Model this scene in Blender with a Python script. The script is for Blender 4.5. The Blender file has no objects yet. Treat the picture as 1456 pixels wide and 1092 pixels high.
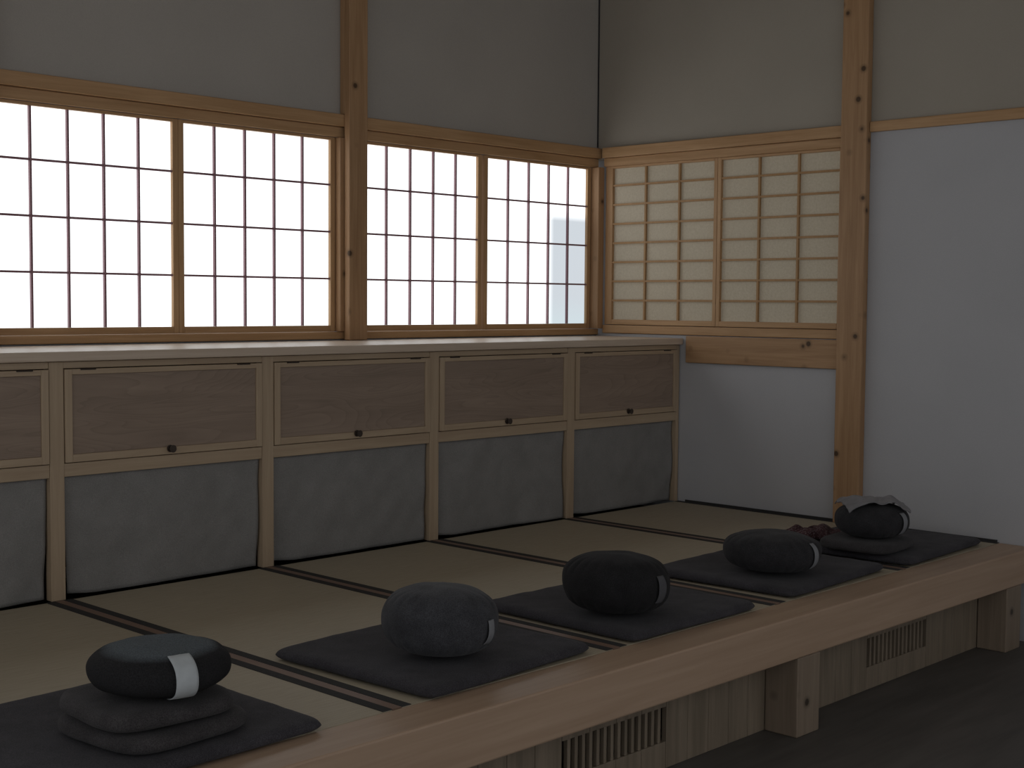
import bpy, bmesh, math, random
from mathutils import Vector, Matrix, noise
random.seed(4)
S = bpy.context.scene
COL = S.collection
try:
    S.view_settings.view_transform = 'Standard'
    S.view_settings.look = 'None'
except Exception as e:
    print(e)

# ------------------------------------------------------------------ materials
def base(name):
    m = bpy.data.materials.new(name); m.use_nodes = True
    nt = m.node_tree; nt.nodes.clear()
    o = nt.nodes.new('ShaderNodeOutputMaterial')
    p = nt.nodes.new('ShaderNodeBsdfPrincipled')
    nt.links.new(p.outputs[0], o.inputs[0])
    return m, nt, p, o

def coords(nt, scale=(1, 1, 1)):
    tc = nt.nodes.new('ShaderNodeTexCoord'); oi = nt.nodes.new('ShaderNodeObjectInfo')
    ad = nt.nodes.new('ShaderNodeVectorMath'); ad.operation = 'ADD'
    nt.links.new(tc.outputs['Object'], ad.inputs[0]); nt.links.new(oi.outputs['Location'], ad.inputs[1])
    mp = nt.nodes.new('ShaderNodeMapping'); mp.inputs['Scale'].default_value = scale
    nt.links.new(ad.outputs[0], mp.inputs[0])
    return mp.outputs[0], ad.outputs[0]

def nz(nt, vec, scale, detail=4, dist=0, rough=.5):
    n = nt.nodes.new('ShaderNodeTexNoise'); n.inputs['Scale'].default_value = scale
    n.inputs['Detail'].default_value = detail; n.inputs['Distortion'].default_value = dist
    n.inputs['Roughness'].default_value = rough
    nt.links.new(vec, n.inputs['Vector']); return n.outputs['Fac']

def ramp(nt, fac, stops):
    r = nt.nodes.new('ShaderNodeValToRGB')
    e = r.color_ramp.elements
    e[0].position, e[0].color = stops[0]; e[1].position, e[1].color = stops[-1]
    for s in stops[1:-1]:
        x = e.new(s[0]); x.color = s[1]
    nt.links.new(fac, r.inputs[0]); return r.outputs[0]

def mix(nt, fac, a, b, mode='MIX'):
    m = nt.nodes.new('ShaderNodeMix'); m.data_type = 'RGBA'; m.blend_type = mode
    for sock, v in ((m.inputs[0], fac), (m.inputs[6], a), (m.inputs[7], b)):
        if isinstance(v, (int, float, tuple)): sock.default_value = v
        else: nt.links.new(v, sock)
    return m.outputs[2]

def bump(nt, p, h, strength, dist=.01):
    b = nt.nodes.new('ShaderNodeBump'); b.inputs['Strength'].default_value = strength
    b.inputs['Distance'].default_value = dist
    nt.links.new(h, b.inputs['Height']); nt.links.new(b.outputs[0], p.inputs['Normal'])

def wood(name, light, dark, axis, knots=False, rough=.5, cross=24, along=1.3, grain=1.0, spec=.3, rings=0):
    m, nt, p, o = base(name)
    sc = [cross]*3; sc['xyz'.index(axis)] = along
    v, raw = coords(nt, sc)
    n = nz(nt, v, 1.6, 5, .5, .55)
    c = ramp(nt, n, [(.3, dark), (.5, tuple((a+b)/2 for a, b in zip(light, dark))), (.68, light)])
    sc2 = [cross*5]*3; sc2['xyz'.index(axis)] = along*3
    v2, _ = coords(nt, sc2)
    n2 = nz(nt, v2, 1.5, 3)
    c = mix(nt, .25*grain, c, ramp(nt, n2, [(.3, dark), (.7, light)]))
    if rings:
        sc3 = [4.5]*3; sc3['xyz'.index(axis)] = .6
        v3, _ = coords(nt, sc3)
        n3 = nz(nt, v3, 1.3, 2, .3, .4)
        mu = nt.nodes.new('ShaderNodeMath'); mu.operation = 'MULTIPLY'; mu.inputs[1].default_value = 38
        nt.links.new(n3, mu.inputs[0])
        fr = nt.nodes.new('ShaderNodeMath'); fr.operation = 'FRACT'; nt.links.new(mu.outputs[0], fr.inputs[0])
        rr = ramp(nt, fr.outputs[0], [(.0, light), (.75, tuple((a+b)/2 for a, b in zip(light, dark))), (.93, dark), (1, light)])
        c = mix(nt, rings, c, rr)
    if knots:
        vo = nt.nodes.new('ShaderNodeTexVoronoi'); vo.inputs['Scale'].default_value = 8
        nt.links.new(raw, vo.inputs['Vector'])
        k = ramp(nt, vo.outputs['Distance'], [(.08, (1, 1, 1, 1)), (.12, (.4, .4, .4, 1)), (.22, (0, 0, 0, 1))])
        c = mix(nt, k, c, tuple(x*.25 for x in dark[:3])+(1,))
    nt.links.new(c, p.inputs['Base Color'])
    p.inputs['Roughness'].default_value = rough
    p.inputs['Specular IOR Level'].default_value = spec
    bump(nt, p, n2, .12, .002)
    return m

def plain(name, c, rough=.8, var=.12, scale=6, bumps=.0, bscale=200, sheen=0, speck=0):
    m, nt, p, o = base(name)
    v, raw = coords(nt)
    n = nz(nt, raw, scale, 4)
    d = tuple(x*(1-var) for x in c[:3])+(1,); l = tuple(min(1, x*(1+var)) for x in c[:3])+(1,)
    cc = ramp(nt, n, [(.3, d), (.7, l)])
    if speck:
        cc = mix(nt, 1.0, cc, ramp(nt, nz(nt, raw, 330, 2, 0, .8), [(.35, (1-speck,)*3+(1,)), (.65, (1+speck,)*3+(1,))]), 'MULTIPLY')
    nt.links.new(cc, p.inputs['Base Color'])
    p.inputs['Roughness'].default_value = rough
    p.inputs['Specular IOR Level'].default_value = .2
    if bumps:
        bump(nt, p, nz(nt, raw, bscale, 3), bumps, .002)
    if sheen:
        p.inputs['Sheen Weight'].default_value = sheen
    return m

WL, WD = (.50, .315, .165, 1), (.35, .20, .09, 1)
M = {}
for ax in 'xyz':
    M['w'+ax] = wood('cypress_'+ax, WL, WD, ax)
    M['k'+ax] = wood('knotty_cypress_'+ax, (.43, .265, .14, 1), (.29, .165, .08, 1), ax, knots=True)
    M['c'+ax] = wood('cabinet_wood_'+ax, (.44, .34, .23, 1), (.34, .25, .165, 1), ax)
M['beam'] = wood('platform_beam_wood', (.44, .315, .22, 1), (.35, .24, .16, 1), 'x', rough=.45, cross=14, along=.7)
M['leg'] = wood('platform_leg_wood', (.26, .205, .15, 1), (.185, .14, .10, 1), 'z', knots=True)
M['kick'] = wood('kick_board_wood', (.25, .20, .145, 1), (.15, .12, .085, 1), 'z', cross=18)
M['counter'] = wood('counter_wood', (.58, .48, .38, 1), (.47, .37, .28, 1), 'x', rough=.4)
M['panel'] = wood('door_panel_wood', (.31, .235, .178, 1), (.195, .145, .11, 1), 'x', cross=11, along=1.1, grain=.8, rough=.6, rings=.35)
M['muntin'] = wood('muntin_wood', (.30, .17, .19, 1), (.23, .13, .15, 1), 'z')  # lighter purple-brown emulates glare around the panes, put into the wood colour
M['warmlat'] = wood('warm_lattice_wood', (.42, .25, .115, 1), (.33, .19, .08, 1), 'z')
M['floor'] = wood('dark_floor_wood', (.115, .107, .098, 1), (.07, .066, .06, 1), 'x', rough=.5, cross=9)
M['strip'] = wood('divider_wood', (.22, .145, .105, 1), (.16, .10, .075, 1), 'y')
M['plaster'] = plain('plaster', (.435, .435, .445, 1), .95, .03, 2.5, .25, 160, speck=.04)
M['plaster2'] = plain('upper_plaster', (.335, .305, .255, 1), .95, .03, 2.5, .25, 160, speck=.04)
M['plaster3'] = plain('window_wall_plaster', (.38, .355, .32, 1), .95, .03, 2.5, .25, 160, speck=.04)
M['ceil'] = plain('ceiling_boards', (.55, .51, .46, 1))
M['heri'] = plain('tatami_border_cloth', (.040, .039, .038, 1), .9, .1, 60, .3, 600)
M['dark'] = plain('dark_metal', (.05, .038, .03, 1), .4)
M['void'] = plain('cabinet_inner', (.06, .05, .04, 1), .9)
M['curtain'] = plain('grey_curtain_cloth', (.222, .216, .205, 1), .95, .08, 9, .35, 500, speck=.15)
M['zab'] = plain('charcoal_cotton', (.042, .040, .045, 1), .95, .18, 14, .5, 420, .05, speck=.4)
M['zafA'] = plain('charcoal_cushion_cotton', (.026, .0255, .0275, 1), .95, .2, 20, .5, 420, .05, speck=.4)
M['zafB'] = plain('grey_cushion_cotton', (.046, .047, .052, 1), .95, .2, 20, .5, 420, .08, speck=.4)
M['zafC'] = plain('black_cushion_cotton', (.015, .0148, .0155, 1), .95, .2, 20, .5, 420, .03, speck=.4)
M['flat'] = plain('brown_grey_cotton', (.043, .040, .041, 1), .95, .2, 16, .5, 420, .06, speck=.4)
M['tag'] = plain('white_strap_cloth', (.44, .47, .48, 1), .9, .06, 40, .2, 500)
M['taggrey'] = plain('grey_strap_cloth', (.20, .205, .215, 1), .9, .06, 40, .2, 500)
M['tagdark'] = plain('dark_strap_cloth', (.08, .08, .085, 1), .9, .06, 40, .2, 500)
M['towel'] = plain('grey_towel_cloth', (.19, .185, .19, 1), .95, .12, 30, .6, 350, .1)

def lit_top(name, side, top, z0):
    m, nt, p, o = base(name)
    tc = nt.nodes.new('ShaderNodeTexCoord'); sp = nt.nodes.new('ShaderNodeSeparateXYZ')
    nt.links.new(tc.outputs['Object'], sp.inputs[0])
    gt = nt.nodes.new('ShaderNodeMapRange'); gt.inputs[1].default_value = z0-.006; gt.inputs[2].default_value = z0+.004
    nt.links.new(sp.outputs[2], gt.inputs[0])
    cc = mix(nt, gt.outputs[0], side, top)
    cc = mix(nt, 1.0, cc, ramp(nt, nz(nt, tc.outputs['Object'], 300, 2, 0, .8), [(.35, (.65, .65, .65, 1)), (.65, (1.35, 1.35, 1.35, 1))]), 'MULTIPLY')
    nt.links.new(cc, p.inputs['Base Color'])
    p.inputs['Roughness'].default_value = .95
    p.inputs['Specular IOR Level'].default_value = .2
    bump(nt, p, nz(nt, tc.outputs['Object'], 420, 3), .5, .002)
    return m
M['zaf1'] = lit_top('window_lit_top_cotton', (.018, .018, .019, 1), (.085, .10, .11, 1), .103)  # paler blue-grey top is window light painted into the colour

# tatami
m, nt, p, o = base('tatami_straw')
v, raw = coords(nt, (1, 1, 1))
w = nt.nodes.new('ShaderNodeTexWave'); w.bands_direction = 'Y'; w.inputs['Scale'].default_value = 60
w.inputs['Distortion'].default_value = 1.5; nt.links.new(raw, w.inputs['Vector'])
v2, _ = coords(nt, (3, 60, 3))
c = ramp(nt, nz(nt, v2, 3, 4), [(.3, (.34, .29, .205, 1)), (.7, (.43, .375, .275, 1))])
c = mix(nt, .18, c, ramp(nt, w.outputs['Fac'], [(0, (.21, .175, .125, 1)), (1, (.48, .42, .31, 1))]))
nt.links.new(c, p.inputs['Base Color']); p.inputs['Roughness'].default_value = .55
p.inputs['Specular IOR Level'].default_value = .4
bump(nt, p, w.outputs['Fac'], .2, .002)
M['tatami'] = m

# bright window panes, glowing themselves in place of daylight from outside
m, nt, p, o = base('daylit_window_pane')
nt.nodes.remove(p)
em = nt.nodes.new('ShaderNodeEmission')
v, raw = coords(nt)
sp = nt.nodes.new('ShaderNodeSeparateXYZ'); nt.links.new(raw, sp.inputs[0])
def mr(inp, a, b):
    r = nt.nodes.new('ShaderNodeMapRange'); r.inputs[1].default_value = a; r.inputs[2].default_value = b
    nt.links.new(inp, r.inputs[0]); return r.outputs[0]
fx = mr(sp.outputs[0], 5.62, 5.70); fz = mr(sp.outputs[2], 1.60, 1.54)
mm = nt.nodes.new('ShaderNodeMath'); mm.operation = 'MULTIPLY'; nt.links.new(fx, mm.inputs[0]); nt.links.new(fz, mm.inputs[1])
c = mix(nt, mm.outputs[0], (.97, .985, 1, 1), (.40, .43, .46, 1))  # dimmer outline of an outside building, painted into the pane glow
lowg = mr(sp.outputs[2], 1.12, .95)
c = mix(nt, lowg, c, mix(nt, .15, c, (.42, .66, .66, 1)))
nt.links.new(c, em.inputs[0]); em.inputs[1].default_value = 1.6
nt.links.new(em.outputs[0], o.inputs[0])
M['pane'] = m

# warm paper
m, nt, p, o = base('warm_shoji_paper')
v, raw = coords(nt)
c = ramp(nt, nz(nt, raw, 90, 5, 0, .7), [(.3, (.42, .37, .28, 1)), (.7, (.51, .46, .36, 1))])
nt.links.new(c, p.inputs['Base Color']); p.inputs['Roughness'].default_value = .9
p.inputs['Emission Color'].default_value = (1, .84, .60, 1); p.inputs['Emission Strength'].default_value = .03  # faint glow stands in for light behind the paper
M['paper'] = m

# scarf
m, nt, p, o = base('paisley_cloth')
v, raw = coords(nt)
n1 = nz(nt, raw, 75, 3, 1.6, .6)
c = ramp(nt, n1, [(.40, (.028, .012, .014, 1)), (.50, (.065, .018, .023, 1)), (.565, (.07, .028, .032, 1)), (.60, (.22, .19, .19, 1)), (.66, (.04, .012, .015, 1))])
nt.links.new(c, p.inputs['Base Color']); p.inputs['Roughness'].default_value = .9
M['scarf'] = m

# ------------------------------------------------------------------ helpers
WLOC = {}
def props(o, label=None, cat=None, group=None, kind=None):
    if label: o['label'] = label
    if cat: o['category'] = cat
    if group: o['group'] = group
    if kind: o['kind'] = kind
    return o

def place(o, wloc, parent=None):
    wloc = Vector(wloc); WLOC[o.name] = wloc
    if parent:
        o.parent = parent; o.location = wloc - WLOC[parent.name]
    else:
        o.location = wloc

def empty(name, loc):
    e = bpy.data.objects.new(name, None); e.empty_display_size = .1
    COL.objects.link(e); place(e, loc); return e

class MB:
    def __init__(s): s.bm = bmesh.new(); s.mats = []
    def mi(s, m):
        if m not in s.mats: s.mats.append(m)
        return s.mats.index(m)
    def box(s, x0, x1, y0, y1, z0, z1, m):
        i = s.mi(m)
        V = [s.bm.verts.new(c) for c in ((x0,y0,z0),(x1,y0,z0),(x1,y1,z0),(x0,y1,z0),(x0,y0,z1),(x1,y0,z1),(x1,y1,z1),(x0,y1,z1))]
        for f in ((0,3,2,1),(4,5,6,7),(0,1,5,4),(1,2,6,5),(2,3,7,6),(3,0,4,7)):
            fc = s.bm.faces.new([V[k] for k in f]); fc.material_index = i
        return s
    def cyl(s, c, r, h, axis, m, seg=20, r2=None):
        i = s.mi(m)
        rot = {'x': Matrix.Rotation(math.pi/2, 4, 'Y'), 'y': Matrix.Rotation(math.pi/2, 4, 'X'), 'z': Matrix()}[axis]
        r_ = bmesh.ops.create_cone(s.bm, cap_ends=True, segments=seg, radius1=r, radius2=r if r2 is None else r2, depth=h, matrix=Matrix.Translation(c) @ rot)
        for v in r_['verts']:
            for f in v.link_faces: f.material_index = i
        return s
    def done(s, name, parent=None, bevel=.003, smooth=False):
        bm = s.bm
        xs = [v.co.x for v in bm.verts]; ys = [v.co.y for v in bm.verts]; zs = [v.co.z for v in bm.verts]
        org = Vector(((min(xs)+max(xs))/2, (min(ys)+max(ys))/2, min(zs)))
        for v in bm.verts: v.co -= org
        me = bpy.data.meshes.new(name); bm.to_mesh(me); bm.free()
        for k in s.mats: me.materials.append(M[k])
        if smooth:
            for p_ in me.polygons: p_.use_smooth = True
        o = bpy.data.objects.new(name, me); COL.objects.link(o)
        place(o, org, parent)
        if bevel:
            b = o.modifiers.new('Bevel', 'BEVEL'); b.width = bevel; b.segments = 2; b.limit_method = 'ANGLE'
        return o

def st(o): o['kind'] = 'structure'; return o

# ------------------------------------------------------------------ setting
XB = 6.046     # right wall plane
YA = 5.15      # window wall plane
FZ = -.435
CZ = 3.2
X0, Y0 = -1.6, -1.6
st(MB().box(X0, XB+.12, Y0, YA+.12, FZ-.1, FZ, 'floor').done('floor', bevel=0))
st(MB().box(X0, XB+.12, Y0, YA+.12, CZ, CZ+.1, 'ceil').done('ceiling', bevel=0))
w = MB()
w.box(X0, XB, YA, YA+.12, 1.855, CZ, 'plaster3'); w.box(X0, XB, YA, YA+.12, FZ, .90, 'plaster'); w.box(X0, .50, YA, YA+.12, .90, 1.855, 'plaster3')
st(w.done('wall_left', bevel=0))
w = MB()
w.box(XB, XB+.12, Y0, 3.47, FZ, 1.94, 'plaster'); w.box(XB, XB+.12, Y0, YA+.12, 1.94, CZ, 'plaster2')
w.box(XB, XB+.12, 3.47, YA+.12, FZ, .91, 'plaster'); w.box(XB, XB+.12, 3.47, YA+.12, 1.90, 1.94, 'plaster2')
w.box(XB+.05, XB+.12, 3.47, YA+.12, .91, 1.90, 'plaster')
st(w.done('wall_right', bevel=0))
n = [0]
def trim(*a, mat='kx', bevel=.004):
    n[0] += 1
    return st(MB().box(*a, mat).done('trim_%d' % n[0], bevel=bevel))
trim(X0, XB-.002, YA-.035, YA-.001, 1.905, 1.962, mat='wx')
trim(.5, XB-.002, YA-.012, YA+.08, 1.856, 1.904, mat='wx')
trim(.5, XB-.002, YA-.022, YA+.08, .901, .935, mat='wx')
for x0 in (4.160, 2.309):
    trim(x0, x0+.112, YA-.075, YA-.036, .897, CZ-.002, mat='kz')
    trim(x0-.023, x0+.11, YA-.034, YA+.06, .937, 1.854, mat='kz')
    trim(x0+.002, x0+.11, YA-.0345, YA-.0005, 1.964, CZ-.002, mat='kz')
trim(XB-.05, XB-.001, YA-.055, YA+.05, .937, 1.854, mat='kz')     # corner post
trim(XB-.007, XB-.0005, YA-.007, YA-.0005, 1.97, CZ-.002, mat='heri', bevel=0)  # thin dark strip added for the dark line of the bare wall corner
# trims on the right wall
trim(XB-.03, XB-.001, 3.555, YA-.058, 1.905, 1.962, mat='wy')
trim(XB-.012, XB+.045, 3.555, YA-.058, 1.857, 1.904, mat='wy')
trim(XB-.012, XB+.045, 3.555, YA-.058, .912, .958, mat='wy')
trim(XB-.022, XB-.001, 3.555, 4.49, .763, .908, mat='ky')
trim(XB-.045, XB-.001, 3.41, 3.552, .001, CZ-.002, mat='kz')      # tall post
trim(XB-.022, XB-.001, Y0, 3.408, 1.918, 1.968, mat='wy')
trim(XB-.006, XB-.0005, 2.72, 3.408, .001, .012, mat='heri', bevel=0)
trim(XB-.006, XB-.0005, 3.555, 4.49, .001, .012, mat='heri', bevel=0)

# ------------------------------------------------------------------ shoji windows
wn = [0]
def shoji(axis, a0, a1, z0, z1, cols, rows, face, sl=.028, sr=.028, rail_b=.03, mw=.009, pane='pane', mm='muntin', fm=None):
    wn[0] += 1
    def B(mb, p0, p1, q0, q1, d0, d1, mat):
        if axis == 'x': mb.box(p0, p1, face+d0, face+d1, q0, q1, mat)
        else: mb.box(face+d0, face+d1, p0, p1, q0, q1, mat)
    e = empty('window_%d' % wn[0], ((a0+a1)/2, face+.015, z0-rail_b) if axis == 'x' else (face+.015, (a0+a1)/2, z0-rail_b)); st(e)
    f = MB(); h = 'w'+axis
    B(f, a0-sl, a0, z0-rail_b+.001, z1+.001, 0, .03, 'wz'); B(f, a1, a1+sr, z0-rail_b+.001, z1+.001, 0, .03, 'wz')
    B(f, a0, a1, z0-rail_b+.001, z0, 0, .03, h)
    B(f, a0, a1, z1-.012, z1+.001, 0, .03, h)
    f.done('frame', e, bevel=.002)
    g = MB()
    for i in range(1, cols):
        c = a0+(a1-a0)*i/cols; B(g, c-mw/2, c+mw/2, z0+.0005, z1-.0125, .003, .0165, mm)
    for j in range(1, rows):
        c = z0+(z1-z0)*j/rows; B(g, a0+.0005, a1-.0005, c-mw/2, c+mw/2, .004, .0155, mm)
    g.done('lattice', e, bevel=0)
    q = MB(); B(q, a0, a1, z0, z1-.012, .018, .022, pane); q.done('pane', e, bevel=0)
    return e
zb, zt = .966, 1.853
for (a, b) in ((.55, 1.345), (1.40, 2.255), (2.450, 3.251), (3.306, 4.107), (4.305, 5.087), (5.160, 5.964)):  # first two panels are out of view, added for their light
    shoji('x', a, b, zb, zt, 5, 4, YA, sl=.027, sr=.027)
shoji('y', 4.335, 5.035, .990, 1.856, 3, 8, XB, sl=.022, sr=.05, pane='paper', mm='warmlat', mw=.011)
shoji('y', 3.580, 4.289, .990, 1.856, 3, 8, XB, sl=.022, sr=.022, pane='paper', mm='warmlat', mw=.011)

# ------------------------------------------------------------------ cabinets
YC = 4.54
posts = [.555, 1.47, 2.385, 3.30, 4.215, 5.147]
ends = posts[1:] + [6.040+.0275]
for k, (pc, pn) in enumerate(zip(posts, ends)):
    L, R = pc-.0275, pn-.0275-.001
    e = empty('cabinet', ((L+R)/2, YC+.3, 0))
    props(e, 'low built-in cabinet with drop-down cedar door above open shelf space', 'cabinet', 'built-in cabinets along the wall')
    b = MB()
    b.box(L, L+.055, YC, YC+.04, .001, .858, 'cz')
    last = k == len(posts)-1
    r_in = R-(.025 if last else 0)
    if last: b.box(R-.025, R, YC, YC+.04, .001, .858, 'cz')
    b.box(L+.055, r_in, YC+.002, YC+.04, .445, .493, 'cx')
    b.box(L+.055, r_in, YC+.002, YC+.04, .834, .858, 'cx')
    b.box(L+.01, L+.03, YC+.04, 5.13, .001, .858, 'void')
    b.box(L+.03, R-.002, 5.10, 5.13, .001, .858, 'void')
    b.box(L+.03, R-.002, YC+.04, 5.10, .455, .475, 'void')
    b.done('body', e, bevel=.002)
    dl, dr, db, dt = L+.058, r_in-.003, .496, .831
    d = MB(); fw = .028
    d.box(dl, dl+fw, YC-.006, YC+.016, db, dt, 'cz'); d.box(dr-fw, dr, YC-.006, YC+.016, db, dt, 'cz')
    d.box(dl+fw, dr-fw, YC-.006, YC+.016, db, db+fw, 'cx'); d.box(dl+fw, dr-fw, YC-.006, YC+.016, dt-fw*.7, dt, 'cx')
    d.box(dl+fw, dr-fw, YC+.001, YC+.012, db+fw, dt-fw*.7, 'panel')
    door = d.done('door', e, bevel=.0015)
    kb = MB(); kx = (dl+dr)/2
    kb.cyl((kx, YC-.008, db+.022), .014, .004, 'y', 'dark'); kb.cyl((kx, YC-.014, db+.022), .005, .010, 'y', 'dark')
    kb.cyl((kx, YC-.024, db+.022), .010, .010, 'y', 'dark', r2=.015)
    o = kb.done('knob', door, bevel=.001); o['label'] = 'small round dark metal knob'
    for hx in (dl+.09, dr-.09):
        hh = MB().box(hx-.030, hx+.030, YC-.0085, YC-.0062, dt-.004, dt-.001, 'dark')
        hh.cyl((hx, YC-.008, dt), .002, .06, 'x', 'dark', seg=10)
        hh.done('hinge', door, bevel=0)
    # curtain
    bm = bmesh.new(); nx, nzv = 70, 30; grid = []
    cl, cr, zt_, zb_ = L+.058, r_in-.002, .444, .007
    rs = random.uniform(0, 50)
    for j in range(nzv+1):
        t = j/nzv; row = []
        for i in range(nx+1):
            s_ = i/nx
            x = cl+.024*t*(1-s_)+(cr-cl-.012*t)*s_
            x = max(x, cl)
            y = YC+.022+.007*t*math.sin(s_*8+rs)+.022*t*noise.noise(Vector((s_*2.5+rs, t*1.5, 0)))
            y += .009*noise.noise(Vector((s_*6+t*3.0+rs, t*1.2-s_, 5)))
            if s_ < .08: y += .018*t*(1-s_/.08)
            z = zt_+(zb_-zt_)*t + (.006*(1-s_/.12)*t if s_ < .12 else 0)
            row.append(bm.verts.new((x, max(y, YC+.006), z)))
        grid.append(row)
    for j in range(nzv):
        for i in range(nx): bm.faces.new((grid[j][i], grid[j+1][i], grid[j+1][i+1], grid[j][i+1]))
    mb = MB(); mb.bm.free(); mb.bm = bm; mb.mats = ['curtain']
    o = mb.done('curtain', bevel=0, smooth=True)
    so = o.modifiers.new('Solidify', 'SOLIDIFY'); so.thickness = .003
    props(o, 'plain grey cloth curtain covering the opening under a cabinet door', 'curtain', 'cloth curtains under the cabinet doors')
o = MB().box(.53, XB-.004, YC-.022, YA-.024, .860, .895, 'counter').done('countertop', bevel=.004)
props(o, 'long pale polished wooden counter top running beneath the bright windows', 'counter')

# ------------------------------------------------------------------ platform
PL = .53
pf = empty('raised_platform', (3.3, 3.6, FZ))
props(pf, 'raised wooden sitting platform with thick front beam and slatted vents', 'platform')
YF, YI = 2.545, 2.708
MB().box(PL, XB-.002, YF, YI, -.150, 0, 'beam').done('front_beam', pf, bevel=.006)
MB().box(PL, XB-.002, YI+.001, YA-.01, -.09, -.052, 'void').done('deck', pf, bevel=0)
for x in (.62, 2.30, 4.10, 5.78):
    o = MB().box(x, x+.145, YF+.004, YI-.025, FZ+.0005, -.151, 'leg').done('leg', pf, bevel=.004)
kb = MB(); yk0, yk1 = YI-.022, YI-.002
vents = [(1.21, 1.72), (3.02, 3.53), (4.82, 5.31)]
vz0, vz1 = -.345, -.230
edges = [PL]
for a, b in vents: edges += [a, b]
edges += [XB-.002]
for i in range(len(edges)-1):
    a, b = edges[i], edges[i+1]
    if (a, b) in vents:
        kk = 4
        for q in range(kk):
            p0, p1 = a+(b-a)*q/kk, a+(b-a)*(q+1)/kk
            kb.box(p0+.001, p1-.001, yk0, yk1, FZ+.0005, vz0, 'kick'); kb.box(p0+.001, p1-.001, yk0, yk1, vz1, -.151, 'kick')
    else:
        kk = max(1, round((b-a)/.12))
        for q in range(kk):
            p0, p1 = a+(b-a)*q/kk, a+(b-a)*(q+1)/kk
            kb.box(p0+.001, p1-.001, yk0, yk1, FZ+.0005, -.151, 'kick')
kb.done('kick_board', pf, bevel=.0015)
for a, b in vents:
    g = MB(); nb = 15
    for q in range(1, nb):
        c = a+(b-a)*q/nb; g.box(c-.007, c+.007, yk0+.002, yk1-.002, vz0+.0005, vz1-.0005, 'kick')
    o = g.done('vent_grille', pf, bevel=.001); o['label'] = 'vertical slatted wooden vent with dark gaps'
MB().box(PL, XB-.002, YI+.25, YI+.27, FZ+.001, -.095, 'void').done('inner_board', pf, bevel=0)
for x in posts:
    MB().box(x-.016, x+.016, YI+.001, YC-.002, -.050, .0015, 'strip').done('divider_strip', pf, bevel=.001)
te = posts[1:]+[XB+.012]
for k, (a, b) in enumerate(zip(posts, te)):
    a += .017; b -= .017
    mt = empty('tatami_mat', ((a+b)/2, (YI+YC)/2, -.05))
    props(mt, 'woven straw tatami mat edged with dark cloth borders', 'tatami mat', 'tatami mats on the platform')
    MB().box(a, b, YI+.001, YC-.002, -.050, 0, 'tatami').done('mat_body', mt, bevel=.002)
    for x in (a, b-.033):
        MB().box(x, x+.033, YI+.001, YC-.002, .0002, .0018, 'heri').done('border', mt, bevel=0)

# ------------------------------------------------------------------ cushions
def pillow(name, cx, cy, z, w_, d_, t, rot, mat, seed, p=9, rc=.10, nzv=.006, res=56, sq=None):
    bm = bmesh.new(); top = []; bot = []
    def P(i, j):
        u = -1+2*i/res; v = -1+2*j/res
        su = math.sin(u*math.pi/2); sv = math.sin(v*math.pi/2)
        if sq:
            kx, ky = math.sqrt(1-sq*sv**4), math.sqrt(1-sq*su**4)
        else:
            kx = ky = 1-rc*(su*su*sv*sv)**5
        wx = 1+.010*noise.noise(Vector((sv*1.6+seed, 0, 1))); wy = 1+.010*noise.noise(Vector((su*1.6+seed, 4, 1)))
        return su, sv, su*w_/2*kx*wx, sv*d_/2*ky*wy
    for j in range(res+1):
        rt, rb = [], []
        for i in range(res+1):
            u, v, x, y = P(i, j)
            f = max(0, (1-abs(u)**p))**.5*max(0, (1-abs(v)**p))**.5
            q = Vector((x*9+seed, y*9, seed))
            n1 = noise.noise(q)*nzv + noise.noise(q*2.6)*nzv*.45
            zt1 = t*.42+t*.58*f+n1*f
            zb1 = t*.40*(1-f)
            edge = i in (0, res) or j in (0, res)
            if edge:
                vv = bm.verts.new((x, y, t*.41)); rt.append(vv); rb.append(vv)
            else:
                rt.append(bm.verts.new((x, y, zt1))); rb.append(bm.verts.new((x, y, zb1)))
        top.append(rt); bot.append(rb)
    for j in range(res):
        for i in range(res):
            bm.faces.new((top[j][i], top[j][i+1], top[j+1][i+1], top[j+1][i]))
            bm.faces.new((bot[j][i], bot[j+1][i], bot[j+1][i+1], bot[j][i+1]))
    me = bpy.data.meshes.new(name); bm.to_mesh(me); bm.free(); me.materials.append(M[mat])
    for p_ in me.polygons: p_.use_smooth = True
    o = bpy.data.objects.new(name, me); COL.objects.link(o)
    place(o, (cx, cy, z)); o.rotation_euler = (0, 0, math.radians(rot))
    return o

def zprof(ph, R, H):
    c, s_ = math.cos(ph), math.sin(ph)
    r = R*abs(c)**.66; z = H/2+H/2*math.copysign(abs(s_)**.84, s_)
    return r, z

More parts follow.
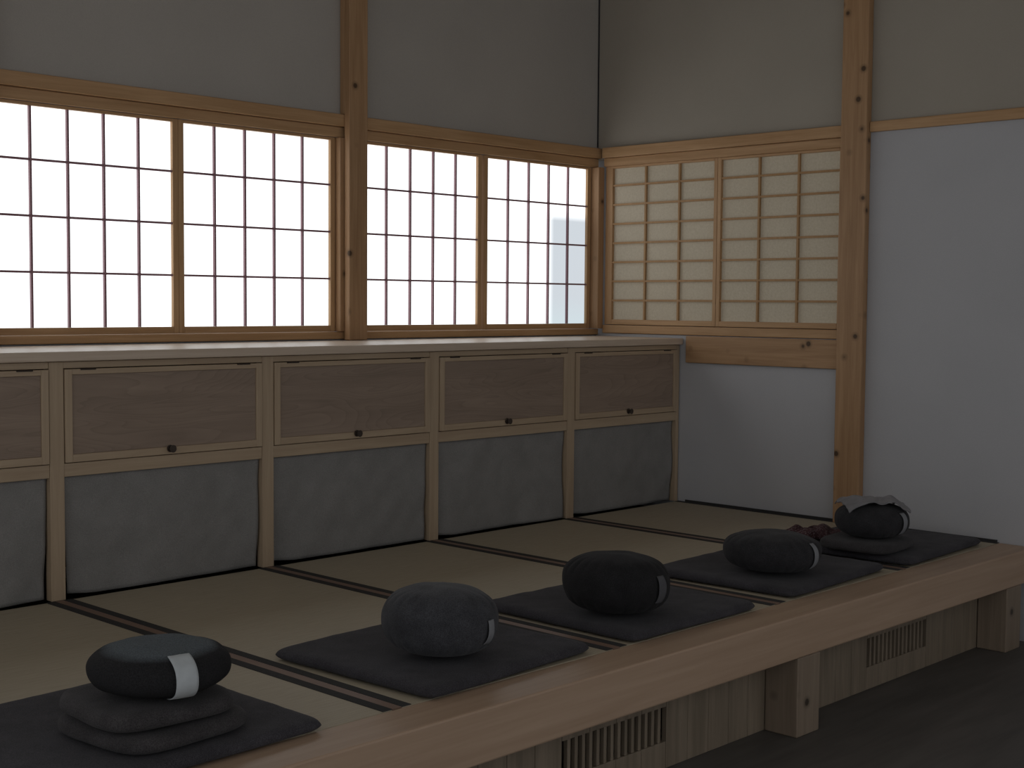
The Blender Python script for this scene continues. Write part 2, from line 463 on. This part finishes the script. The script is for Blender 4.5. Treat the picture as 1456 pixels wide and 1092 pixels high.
def zafu(cx, cy, z, R, H, az, mat, tagmat, seed, tagw=.05, tilt=(0, 0), label='', tl=(-.75, .70), pa=.040):
    bm = bmesh.new(); NT, NP = 200, 52; rings = []
    def surf(th, ph, off=0):
        r, zz = zprof(ph, R, H)
        a = abs(math.sin(ph))
        pl = abs(math.sin(th*11+.5*math.sin(th*3+seed)))**.6
        amp = pa*math.exp(-((a-.70)/.28)**2)
        r *= 1+amp*(pl-.6)
        n1 = noise.noise(Vector((math.cos(th)*1.6+seed, math.sin(th)*1.6, zz*9)))
        n2 = noise.noise(Vector((math.cos(th)*4+seed, math.sin(th)*4, zz*22)))
        r *= 1+.035*n1+.012*n2
        if ph > 0: zz += .004*noise.noise(Vector((r*math.cos(th)*14+seed, r*math.sin(th)*14, 0)))*math.sin(ph)
        r += off
        zz += off*math.sin(ph)
        if ph <= 0: zz = max(0, zz)
        return (r*math.cos(th), r*math.sin(th), zz)
    for j in range(1, NP):
        ph = -math.pi/2+math.pi*j/NP
        rings.append([bm.verts.new(surf(2*math.pi*i/NT, ph)) for i in range(NT)])
    b = bm.verts.new((0, 0, .0)); t = bm.verts.new((0, 0, zprof(math.pi/2, R, H)[1]-.001))
    for j in range(len(rings)-1):
        for i in range(NT):
            k = (i+1) % NT; bm.faces.new((rings[j][i], rings[j][k], rings[j+1][k], rings[j+1][i]))
    for i in range(NT):
        k = (i+1) % NT; bm.faces.new((b, rings[0][k], rings[0][i])); bm.faces.new((t, rings[-1][i], rings[-1][k]))
    me = bpy.data.meshes.new('meditation_cushion'); bm.to_mesh(me); bm.free(); me.materials.append(M[mat])
    for p_ in me.polygons: p_.use_smooth = True
    o = bpy.data.objects.new('meditation_cushion', me); COL.objects.link(o)
    place(o, (cx, cy, z+R*.62*(math.sin(math.radians(abs(tilt[0])))+math.sin(math.radians(abs(tilt[1]))))))
    o.rotation_euler = (math.radians(tilt[0]), math.radians(tilt[1]), 0)
    props(o, label, 'cushion', 'round meditation cushions')
    bm = bmesh.new(); G = []
    for j in range(19):
        ph = tl[0]+(tl[1]-tl[0])*j/18; row = []
        rl = zprof(ph, R, H)[0]
        for i in range(9):
            th = math.radians(az)+(i/8-.5)*tagw/rl
            bulge = .004+.006*math.sin(math.pi*j/18)
            row.append(bm.verts.new(surf(th, ph, bulge)))
        G.append(row)
    for j in range(18):
        for i in range(8): bm.faces.new((G[j][i], G[j][i+1], G[j+1][i+1], G[j+1][i]))
    me = bpy.data.meshes.new('strap'); bm.to_mesh(me); bm.free(); me.materials.append(M[tagmat])
    for p_ in me.polygons: p_.use_smooth = True
    s_ = bpy.data.objects.new('strap', me); COL.objects.link(s_); s_.parent = o
    so = s_.modifiers.new('Solidify', 'SOLIDIFY'); so.thickness = .002
    s_['label'] = 'pale cloth carrying strap' if tagmat != 'tagdark' else 'dark cloth carrying strap'
    return o

GM = 'square meditation mats on the tatami'
def mat_(cx, cy, w_, d_, rot, seed, label, t=.036):
    return props(pillow('meditation_mat', cx, cy, .002, w_, d_, t, rot, 'zab', seed, p=26, rc=.022, nzv=.003, res=72), label, 'mat', GM)
mat_(1.740, 3.035, .755, .72, 1.5, 1, 'flat square charcoal mat holding two flat cushions and a round one')
mat_(2.820, 3.035, .715, .67, 3.5, 2, 'flat square charcoal mat under a plump grey round cushion')
mat_(3.715, 3.040, .70, .69, 0, 3, 'flat square charcoal mat under a black round cushion')
mat_(4.665, 3.050, .75, .66, 2.5, 4, 'flat square charcoal mat under a wide dark round cushion')
mat_(5.545, 3.045, .74, .65, 2.5, 5, 'flat square charcoal mat holding a flat cushion, scarf and another cushion')
GF = 'flat support cushions'
zt0 = .042
props(pillow('flat_cushion', 1.765, 2.900, zt0, .38, .38, .044, 5, 'flat', 11, p=12, sq=.30, nzv=.003), 'thin brown-grey square cushion, lower of a stack of two', 'cushion', GF)
props(pillow('flat_cushion', 1.752, 2.905, zt0+.049, .36, .36, .044, -3, 'flat', 12, p=12, sq=.32, nzv=.003), 'thin brown-grey square cushion, upper of a stack of two', 'cushion', GF)
props(pillow('flat_cushion', 5.285, 2.960, zt0, .345, .345, .044, 5, 'flat', 13, p=12, sq=.32, nzv=.003), 'thin brown-grey square cushion beneath the towel-topped round cushion', 'cushion', GF)

zafu(1.772, 2.880, .142, .169, .114, -101, 'zaf1', 'tag', 1.3, tagw=.050, label='round dark cushion with top painted paler as lit by windows and wide white strap', tl=(-1.0, .95), pa=.015)
zafu(2.738, 2.925, .042, .172, .200, -77, 'zafB', 'taggrey', 2.7, tagw=.030, tilt=(0, 3), label='plump dark grey pleated round cushion with a grey strap', tl=(-.45, .15))
zafu(3.539, 2.915, .042, .182, .195, -88, 'zafC', 'tagdark', 4.1, tagw=.036, tilt=(0, 3), label='plump black pleated round cushion with a dark strap', tl=(-.4, .4))
zafu(4.536, 2.950, .042, .188, .152, -88, 'zafA', 'taggrey', 5.9, tagw=.026, tilt=(0, 2), label='wide charcoal round cushion with a narrow grey strap', tl=(-.6, .6))
Z5 = .090
zafu(5.300, 2.945, Z5, .156, .142, -93, 'zafA', 'taggrey', 7.2, tagw=.028, label='small charcoal round cushion with a crumpled grey towel on top', tl=(-.6, .6))

# towel on last cushion
bm = bmesh.new(); N = 60; G = []
R5, H5 = .156, .142
for j in range(N+1):
    row = []
    for i in range(N+1):
        u, v = -1+2*i/N, -1+2*j/N
        x, y = u*.130+.012*noise.noise(Vector((v*2, 3, u))), v*.105+.014*noise.noise(Vector((u*2, 7, v)))
        ca, sa = math.cos(-.75), math.sin(-.75)
        x, y = x*ca-y*sa, x*sa+y*ca
        r = math.hypot(x, y)
        q = min(r, R5*1.09)/(R5*1.10); ph = math.acos(min(.9999, q**(1/.66))); zz = zprof(ph, R5, H5)[1]
        fold = .014*math.exp(-((u+.55+.3*v)/.24)**2) + .014*math.exp(-((u-.58-.2*v)/.20)**2) + .007*math.exp(-((u-.05+.5*v)/.16)**2)
        fold += .014*abs(noise.noise(Vector((u*2.2, v*1.7, 2))))
        z = Z5+max(zz, .098)+.010+fold
        row.append(bm.verts.new((5.300+x, 2.945+y, z)))
    G.append(row)
for j in range(N):
    for i in range(N): bm.faces.new((G[j][i], G[j][i+1], G[j+1][i+1], G[j+1][i]))
mb = MB(); mb.bm.free(); mb.bm = bm; mb.mats = ['towel']
o = mb.done('towel', bevel=0, smooth=True)
so = o.modifiers.new('Solidify', 'SOLIDIFY'); so.thickness = .005; so.offset = 1
props(o, 'crumpled pale grey towel draped over a round cushion', 'towel')

# scarf
bm = bmesh.new(); G = []; N = 60
for j in range(N+1):
    row = []
    for i in range(N+1):
        u, v = -1+2*i/N, -1+2*j/N
        k = 1-.22*u*u*v*v
        x = u*.155*k+.012*noise.noise(Vector((v*3, 1, 2))); y = v*.085*k+.014*noise.noise(Vector((u*3, 5, 2)))
        e = max(0, 1-u**4)**.5*max(0, 1-v**4)**.5
        z = .002+e*(.022+.045*abs(noise.noise(Vector((u*1.5+1, v*1.2, 4))))+.016*abs(noise.noise(Vector((u*3.2+v, v*2.4, 1)))))
        ca, sa = math.cos(-.5), math.sin(-.5)
        row.append(bm.verts.new((5.345+x*ca-y*sa, 3.262+x*sa+y*ca, .043+z)))
    G.append(row)
for j in range(N):
    for i in range(N): bm.faces.new((G[j][i], G[j][i+1], G[j+1][i+1], G[j+1][i]))
mb = MB(); mb.bm.free(); mb.bm = bm; mb.mats = ['scarf']
o = mb.done('scarf', bevel=0, smooth=True)
so = o.modifiers.new('Solidify', 'SOLIDIFY'); so.thickness = .004
props(o, 'crumpled dark red and white patterned scarf lying on a mat', 'scarf')

# ------------------------------------------------------------------ world + camera
W = bpy.data.worlds.new('World'); S.world = W; W.use_nodes = True
bg = W.node_tree.nodes['Background']; bg.inputs[0].default_value = (.955, .965, 1, 1); bg.inputs[1].default_value = .62

cam = bpy.data.cameras.new('Camera'); co = bpy.data.objects.new('Camera', cam); COL.objects.link(co)
cam.sensor_width = 36; cam.lens = 36*1952/1456; cam.clip_start = .05
X = Vector((1882, 101, -1952)).normalized(); Y = Vector((-2031, 131, -1952)); Y = (Y-X*Y.dot(X)).normalized(); Z = X.cross(Y)
R = Matrix((X, Y, Z)).to_4x4()
R.translation = Vector((0, 0, 1.08))
co.matrix_world = R
S.camera = co
